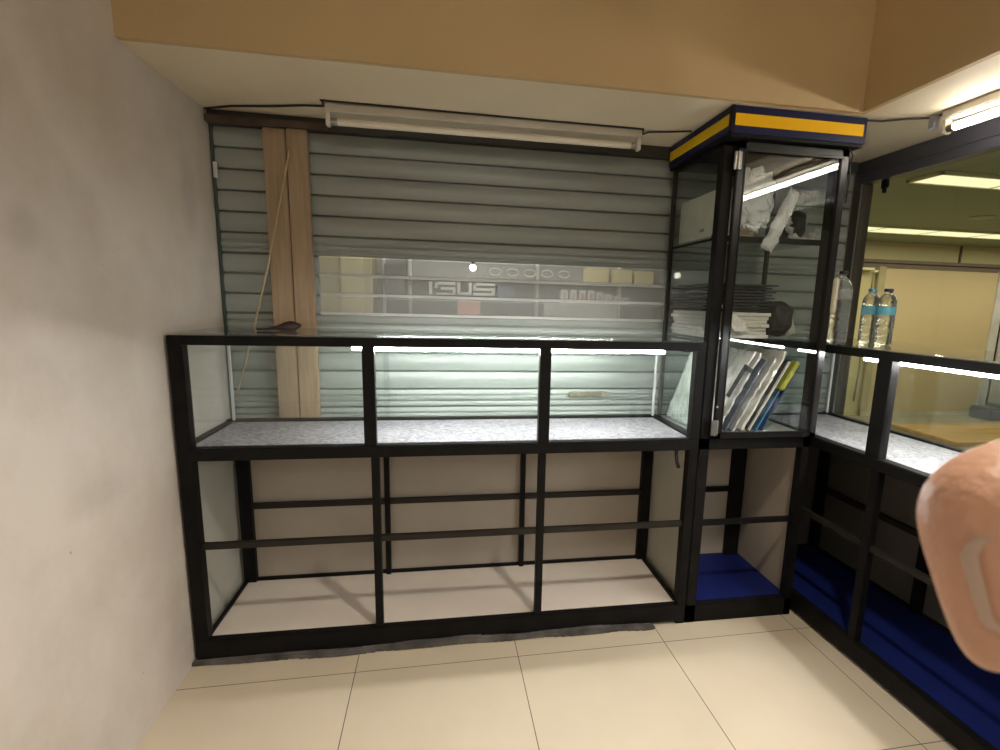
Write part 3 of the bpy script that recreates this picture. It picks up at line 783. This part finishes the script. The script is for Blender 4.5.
wire([(-0.015, 0.455, 2.046), (0.10, 0.40, 2.0455), (0.25, 0.36, 2.044), (0.38, 0.325, 2.046), (0.452, 0.31, 2.045), (0.455, 0.285, 2.04), (0.457, 0.255, 2.046)], 0.004, 'thin black wire from the left corner to the unlit tube lamp')
wire([(0.45, 0.255, 2.0465), (0.80, 0.258, 2.0465), (1.2, 0.262, 2.0465), (1.69, 0.262, 2.0465), (1.695, 0.29, 2.035), (1.72, 0.285, 2.044), (1.80, 0.26, 2.044), (1.885, 0.235, 2.0455)], 0.0035, 'thin black wire along the unlit tube lamp to the tower header')
wire([(2.445, -0.04, 2.046), (2.50, -0.055, 2.044), (2.58, -0.095, 2.045), (2.645, -0.118, 2.046), (2.70, -0.3, 2.0465), (2.70, -0.8, 2.0465), (2.70, -1.40, 2.0465)], 0.0035, 'thin black wire from the tower header to the lit tube lamp')

# ------------------------------------------------------------------ the shop beyond the right partition
CREAM = mat('cream_far_wall', (0.62, 0.54, 0.30), 0.6, 0, 0.06, 1.2)
GREENCEIL = mat('green_grey_ceiling', (0.26, 0.30, 0.20), 0.7, 0, 0.06, 1.0)
struct('wall_far', bx(2.98, 9.6, 4.0, 4.1, 0, 2.2, bev=0), CREAM, 'cream wall across the neighbouring shop')
struct('ceiling_far', bx(2.98, 9.6, -3.4, 4.1, 2.2, 2.26, bev=0), GREENCEIL, 'green grey ceiling of the neighbouring shop')
fl = MB(); fl.box(2.98, 9.6, -3.4, 4.0, 0.0, 0.004, bev=0)
struct('floor_far', fl, mat('grey_olive_floor', (0.30, 0.27, 0.18), 0.5, 0, 0.08, 1), 'dull floor of the neighbouring shop')
struct('trim_4', MB().box(2.98, 9.6, 3.93, 4.0, 1.945, 1.985, bev=0.004).box(2.98, 9.6, 3.97, 4.0, 1.88, 1.945, bev=0.004), mat('mauve_brown_rail', (0.16, 0.115, 0.08), 0.5), 'brown rail over the far doors')
dd = thing('sliding_door', 'wide beige sliding door across the neighbouring shop', 'door', (7.1, 3.95, 0))
bx(6.30, 7.98, 3.945, 3.968, 0.06, 1.88, bev=0.004).build('door_leaf', mat('beige_leaf', (0.60, 0.47, 0.28), 0.55, 0, 0.06, 0.8), dd)
bx(6.20, 6.30, 3.94, 3.97, 0.0, 1.90, bev=0.004).build('door_stile', mat('olive_stile', (0.42, 0.36, 0.20), 0.5), dd)
bx(7.98, 8.11, 3.93, 3.97, 0.0, 1.90, bev=0.004).build('door_stile', mat('pale_lavender_stile', (0.60, 0.58, 0.57), 0.5), dd)
bx(6.2, 8.11, 3.935, 3.969, 0.0, 0.06, bev=0.004).build('door_sill', mat('pale_sill', (0.55, 0.50, 0.36), 0.5), dd)
bx(8.11, 8.14, 3.935, 3.97, 0.0, 1.9, bev=0.003).build('dark_gap', BROWNBLACK, dd)
single('wall_panel', bx(8.16, 9.4, 3.94, 3.97, 0.0, 1.88, bev=0.004), mat('pale_mauve_panel', (0.58, 0.52, 0.48), 0.55), 'pale mauve panel to the right of the beige sliding door', 'panel')
single('wall_bracket', MB().box(5.75, 6.12, 3.86, 4.0, 1.845, 1.872, bev=0.004).box(6.06, 6.12, 3.86, 3.9, 1.82, 1.872, bev=0.003), mat('white_bracket', (0.75, 0.72, 0.5), 0.4), 'small white ledge on the cream wall left of the sliding door', 'ledge')
mb = MB(); mb.tube([(6.08, 3.9, 1.85), (6.085, 3.9, 1.6), (6.07, 3.92, 1.2), (6.09, 3.93, 0.6), (6.08, 3.94, 0.2)], 0.012, 6)
single('hanging_cord', mb, mat('grey_green_cord', (0.25, 0.23, 0.12), 0.6), 'thin cord hanging down the cream wall from the ledge', 'cord', smooth=True)
single('seam_post', bx(7.385, 7.415, 3.985, 4.0, 1.985, 2.2, bev=0.002), mat('dark_seam', (0.10, 0.09, 0.06), 0.6), 'short dark upright on the cream wall above the sliding door', 'strip')


def ceil_light(label, x0, x1, y0, y1):
    r = thing('ceiling_light', label, 'ceiling light', ((x0 + x1) / 2, (y0 + y1) / 2, 2.2), 0, 'ceiling lights in the neighbouring shop')
    f = MB(); f.box(x0, x1, y0, y0 + 0.02, 2.180, 2.200, bev=0.002); f.box(x0, x1, y1 - 0.02, y1, 2.180, 2.200, bev=0.002)
    f.box(x0, x0 + 0.02, y0, y1, 2.180, 2.200, bev=0.002); f.box(x1 - 0.02, x1, y0, y1, 2.180, 2.200, bev=0.002)
    nsec = max(1, round((x1 - x0) / 0.65))
    for q in range(1, nsec): f.box(x0 + (x1 - x0) * q / nsec - 0.006, x0 + (x1 - x0) * q / nsec + 0.006, y0, y1, 2.180, 2.2, bev=0.002)
    f.build('frame', mat('cream_light_frame', (0.75, 0.70, 0.42), 0.4), r)
    bx(x0 + 0.02, x1 - 0.02, y0 + 0.02, y1 - 0.02, 2.184, 2.198, bev=0).build('diffuser', YELPANEL, r)


ceil_light('near yellow ceiling light beyond the right partition, divided into panels', 3.88, 6.4, 1.0, 1.26)
ceil_light('far yellow ceiling light strip beyond the right partition', 4.0, 9.2, 2.90, 3.24)
mb = MB(); mb.lathe([(0.10, 0), (0.10, -0.006), (0.075, -0.012), (0.04, -0.02), (0.012, -0.024)], (5.6, 2.22, 2.2), 28)
single('ceiling_vent', mb, mat('greenish_white_plastic', (0.36, 0.38, 0.28), 0.5), 'small round disc on the green grey ceiling between the yellow lights', 'vent', smooth=True)
pf = MB(); pf.box(-1.7, 1.7, -0.42, 0.42, 0.004, 0.05, bev=0.006, M=Matrix.Translation((7.75, 2.85, 0)) @ Matrix.Rotation(-0.02, 4, 'Z'))
single('wooden_platform', pf, mat('orange_wood_board', (0.50, 0.30, 0.09), 0.5, 0, 0.2, 2, 0, stretch=(0.7, 6, 1)), 'low orange brown wooden board on the neighbouring floor', 'board')
single('grey_case', MB().box(7.75, 8.17, 3.55, 3.85, 0.004, 0.16, bev=0.02).box(7.95, 8.1, 3.6, 3.8, 0.16, 0.20, bev=0.01), mat('blue_grey_case', (0.16, 0.17, 0.20), 0.5), 'blue grey case on the floor by the far sliding door', 'case')
single('blue_jug', MB().lathe([(0.09, 0), (0.11, 0.01), (0.11, 0.30), (0.05, 0.36), (0.03, 0.39), (0.03, 0.42)], (8.32, 3.70, 0.004), 24), mat('sky_blue_plastic', (0.12, 0.35, 0.46), 0.3), 'light blue jug at the far right edge beyond the partition', 'jug', smooth=True)

# ------------------------------------------------------------------ the shop behind the clear slats
struct('wall_rear', bx(-0.4, 2.93, 2.5, 2.56, 0, 2.6, bev=0), mat('olive_grey_wall', (0.30, 0.29, 0.23), 0.6, 0, 0.1, 2), 'back wall of the shop behind the shutter')
struct('floor_rear', bx(-0.4, 2.93, 0.56, 2.5, 0.0, 0.004, bev=0), PANELIN, 'floor of the shop behind the shutter')
struct('ceiling_rear', bx(-0.4, 2.93, 0.62, 2.56, 2.6, 2.66, bev=0), PANELIN, 'ceiling of the shop behind the shutter')
rk = thing('display_rack', 'grey slatted display rack seen through the clear slats', 'rack', (1.3, 2.3, 0))
SLW = mat('grey_rack_board', (0.26, 0.26, 0.26), 0.5)
bx(0.42, 2.75, 2.30, 2.33, 0.004, 1.75, bev=0.003).build('back_board', SLW, rk)
for x in (0.43, 0.62, 1.60, 2.28): bx(x, x + 0.022, 2.24, 2.30, 0.3, 1.72, bev=0.003).build('upright', mat('pale_upright', (0.55, 0.55, 0.52), 0.4), rk)
for z in (1.345, 1.50): bx(0.43, 2.75, 2.20, 2.30, z - 0.008, z, bev=0.002).build('shelf', mat('pale_upright', (0.55, 0.55, 0.52), 0.4), rk)
st = thing('yellowish_cupboard', 'cream cupboard at the left behind the clear slats', 'cupboard', (0.2, 2.35, 0))
bx(-0.1, 0.36, 2.2, 2.48, 0, 1.9, bev=0.005).build('carcass', mat('cream_cupboard', (0.46, 0.41, 0.25), 0.5), st)
bx(0.14, 0.30, 2.185, 2.20, 0.9, 1.85, bev=0.004).build('door_panel', mat('cream_door_panel', (0.58, 0.52, 0.32), 0.5), st)
# sign letters (angular wordmark)
sg = thing('shop_sign', 'pale angular letter sign behind the clear slats', 'sign', (1.0, 2.19, 1.37))
LET = mat('pale_sign_letters', (0.70, 0.70, 0.66), 0.4)
zl, zh = 1.385, 1.478; tk = 0.020


def strokes(name, segs):
    mb_ = MB()
    for (x0, x1, z0, z1) in segs: mb_.box(x0, x1, 2.180, 2.20, z0, z1, bev=0.002)
    mb_.build(name, LET, sg)


zm = (zl + zh) / 2
strokes('letter', [(0.775, 0.797, zl, zh)])
strokes('letter', [(0.815, 0.97, zh - tk, zh), (0.815, 0.835, zm, zh), (0.86, 0.97, zm - tk / 2, zm + tk / 2), (0.95, 0.97, zl, zm), (0.83, 0.97, zl, zl + tk * .6)])
strokes('letter', [(0.985, 1.007, zl, zh), (0.985, 1.09, zl, zl + tk), (1.07, 1.092, zl, zh)])
strokes('letter', [(1.105, 1.27, zh - tk, zh), (1.105, 1.127, zm, zh), (1.105, 1.27, zm - tk / 2, zm + tk / 2), (1.248, 1.27, zl, zm), (1.105, 1.27, zl, zl + tk)])
# pendant bulb
lp = thing('spot_lamp', 'small bright round lamp glowing behind the clear slats', 'lamp', (1.10, 2.16, 1.59))
MB().lathe([(0.004, -0.026), (0.018, -0.02), (0.026, -0.004), (0.024, 0.012), (0.012, 0.024)], (1.10, 2.16, 1.59), 20).build('bulb', SPOT, lp, smooth=True)
mb = MB(); mb.cyl((1.10, 2.16, 1.612), (1.10, 2.16, 1.66), 0.012); mb.cyl((1.10, 2.16, 1.66), (1.10, 2.30, 1.68), 0.006); mb.build('bracket', BROWNBLACK, lp)
for k, (x, lab) in enumerate([(1.99, 'left of three cream boxes on the top shelf behind the clear slats'), (2.22, 'middle of three cream boxes on the top shelf behind the clear slats'), (2.40, 'right of three cream boxes on the top shelf behind the clear slats')]):
    r = single('cream_box', bx(x, x + (0.19 if k == 0 else 0.155), 2.205, 2.29, 1.5005, 1.625 - 0.006 * k, bev=0.003), mat('cream_box_card', (0.72, 0.64, 0.36), 0.5), lab, 'box', 'cream boxes behind the clear slats')
words = ['leftmost', 'second from the left', 'third from the left', 'fourth from the left', 'fifth from the left', 'third from the right', 'second from the right', 'rightmost']
for k in range(8):
    x = 1.80 + k * 0.072; hgt = 0.105 if k < 4 else 0.105 - 0.012 * (k - 3)
    r = thing('white_case', '%s upright white case on the shelf behind the clear slats' % words[k], 'case', (x + 0.026, 2.25, 1.3455), 0, 'white cases behind the clear slats')
    bx(x, x + 0.052, 2.205, 2.29, 1.3455, 1.3455 + hgt, bev=0.003).build('case_body', mat('white_case_plastic', (0.62, 0.60, 0.56), 0.5), r)
    bx(x + 0.012, x + 0.04, 2.2035, 2.206, 1.365, 1.3455 + hgt * 0.75, bev=0).build('printed_patch', mat('faded_red_print' if k in (2, 3) else 'faded_grey_print', (0.50, 0.28, 0.26) if k in (2, 3) else (0.42, 0.42, 0.42), 0.6), r)
lw_ = ['first', 'second', 'third', 'fourth', 'fifth']
for k in range(5):
    x = 1.27 + k * 0.135; pts = [(x + 0.045 * math.cos(a * PI / 9), 2.2, 1.565 + 0.026 * math.sin(a * PI / 9)) for a in range(19)]
    mb = MB(); mb.tube(pts, 0.006, 8)
    single('coiled_cable', mb, mat('pale_cable', (0.58, 0.57, 0.52), 0.5), '%s coiled pale cable from the lamp, hung behind the clear slats' % lw_[k], 'cable', 'coiled cables behind the clear slats', smooth=True)
single('pink_box', bx(0.99, 1.16, 2.195, 2.29, 1.19, 1.337, bev=0.003), mat('faded_pink_card', (0.50, 0.24, 0.20), 0.5), 'faded pink red box under the letter sign behind the clear slats', 'box')
single('dark_screen', bx(0.45, 0.60, 2.20, 2.235, 1.36, 1.60, bev=0.004), mat('dark_grey_screen', (0.13, 0.13, 0.14), 0.3), 'dark grey upright panel at the left of the rack behind the clear slats', 'panel')
single('grey_carton', bx(1.66, 2.26, 2.195, 2.29, 1.18, 1.336, bev=0.004), mat('grey_carton_card', (0.36, 0.36, 0.34), 0.5), 'wide grey carton below the white cases behind the clear slats', 'box')
single('navy_box', bx(1.29, 1.42, 2.20, 2.29, 1.3455, 1.46, bev=0.003), mat('faded_navy_card', (0.12, 0.13, 0.20), 0.5), 'dark blue box right of the letter sign behind the clear slats', 'box')

# ------------------------------------------------------------------ the hand at the right
SKIN = mat('skin', (0.76, 0.44, 0.31), 0.42, 0, 0.10, 60, 0.15, 400)


def cw(x, y, z): return CP + CR * x + CU * y + CF * z


hv = []; he = []; hr = []


def jnt(p, r, prev=None):
    hv.append(cw(*p)); hr.append(r)
    if prev is not None: he.append((prev, len(hv) - 1))
    return len(hv) - 1


wr = jnt((0.178, -0.072, 0.115), 0.026)
pm = jnt((0.172, -0.025, 0.128), 0.024, wr)
mc = jnt((0.130, -0.026, 0.112), 0.014, pm)
tp = jnt((0.106, -0.0165, 0.100), 0.0115, mc)
ip = jnt((0.0746, -0.0190, 0.0865), 0.0132, tp)
d1 = jnt((0.0748, -0.0300, 0.0845), 0.0098, ip)
d2 = jnt((0.0735, -0.0390, 0.0838), 0.0070, d1)
tt = jnt((0.0708, -0.0438, 0.0830), 0.0024, d2)
for k in range(4):
    kx = 0.172 + 0.017 * k; kz = 0.150 - 0.012 * k
    a0 = jnt((kx, 0.020 - 0.003 * k, kz), 0.0115, pm)
    a1 = jnt((kx - 0.004, 0.052 - 0.006 * k, kz + 0.012), 0.0090, a0)
    a2 = jnt((kx - 0.012, 0.066 - 0.008 * k, kz - 0.008), 0.0082, a1)
    a3 = jnt((kx - 0.016, 0.062 - 0.008 * k, kz - 0.026), 0.0068, a2)
f1 = jnt((0.20, -0.14, 0.09), 0.030, wr)
f2 = jnt((0.24, -0.26, 0.03), 0.038, f1)
me = bpy.data.meshes.new('person'); c0 = hv[0]
me.from_pydata([v - c0 for v in hv], he, [])
hand = bpy.data.objects.new('person', me); COL.objects.link(hand); hand.location = c0
me.materials.append(SKIN)
sk = hand.modifiers.new('skin', 'SKIN')
for i, r in enumerate(hr):
    me.skin_vertices[0].data[i].radius = (r, r)
me.skin_vertices[0].data[0].use_root = True
sk.use_smooth_shade = True
sb = hand.modifiers.new('sub', 'SUBSURF'); sb.levels = 3; sb.render_levels = 3
tag(hand, "person's bare hand reaching in at the right edge, thumb bent downwards", 'person')
# thumbnail edge on the bent thumb, pale to paint in its highlight streak
from mathutils.bvhtree import BVHTree
bpy.context.view_layer.update()
dg = bpy.context.evaluated_depsgraph_get()
bvh = BVHTree.FromObject(hand, dg)
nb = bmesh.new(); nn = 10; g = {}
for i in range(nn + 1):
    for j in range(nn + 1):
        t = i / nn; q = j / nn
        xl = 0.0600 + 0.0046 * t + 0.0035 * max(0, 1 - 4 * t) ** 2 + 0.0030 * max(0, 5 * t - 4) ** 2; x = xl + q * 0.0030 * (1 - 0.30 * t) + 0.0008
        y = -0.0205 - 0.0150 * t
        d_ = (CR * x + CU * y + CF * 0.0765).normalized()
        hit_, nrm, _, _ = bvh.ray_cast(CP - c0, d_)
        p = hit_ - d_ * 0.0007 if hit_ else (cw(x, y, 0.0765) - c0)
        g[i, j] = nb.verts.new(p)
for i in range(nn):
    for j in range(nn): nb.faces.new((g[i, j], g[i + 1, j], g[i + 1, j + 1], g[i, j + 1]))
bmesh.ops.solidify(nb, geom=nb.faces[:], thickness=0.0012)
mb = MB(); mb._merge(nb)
nail_highlight = mb.build('nail_highlight_strip', mat('nail_highlight', (0.95, 0.80, 0.70), 0.25, 0, 0.03, 30, coat=0.4), hand, local=True, smooth=True)
# cuff
mb = MB(); mb.tube([cw(0.215, -0.185, 0.068), cw(0.228, -0.22, 0.05), cw(0.25, -0.28, 0.02), cw(0.29, -0.38, -0.05)], [0.043, 0.045, 0.052, 0.058], 24)
mb.build('sleeve', mat('dark_sleeve_cloth', (0.03, 0.03, 0.035), 0.8), hand, smooth=True)
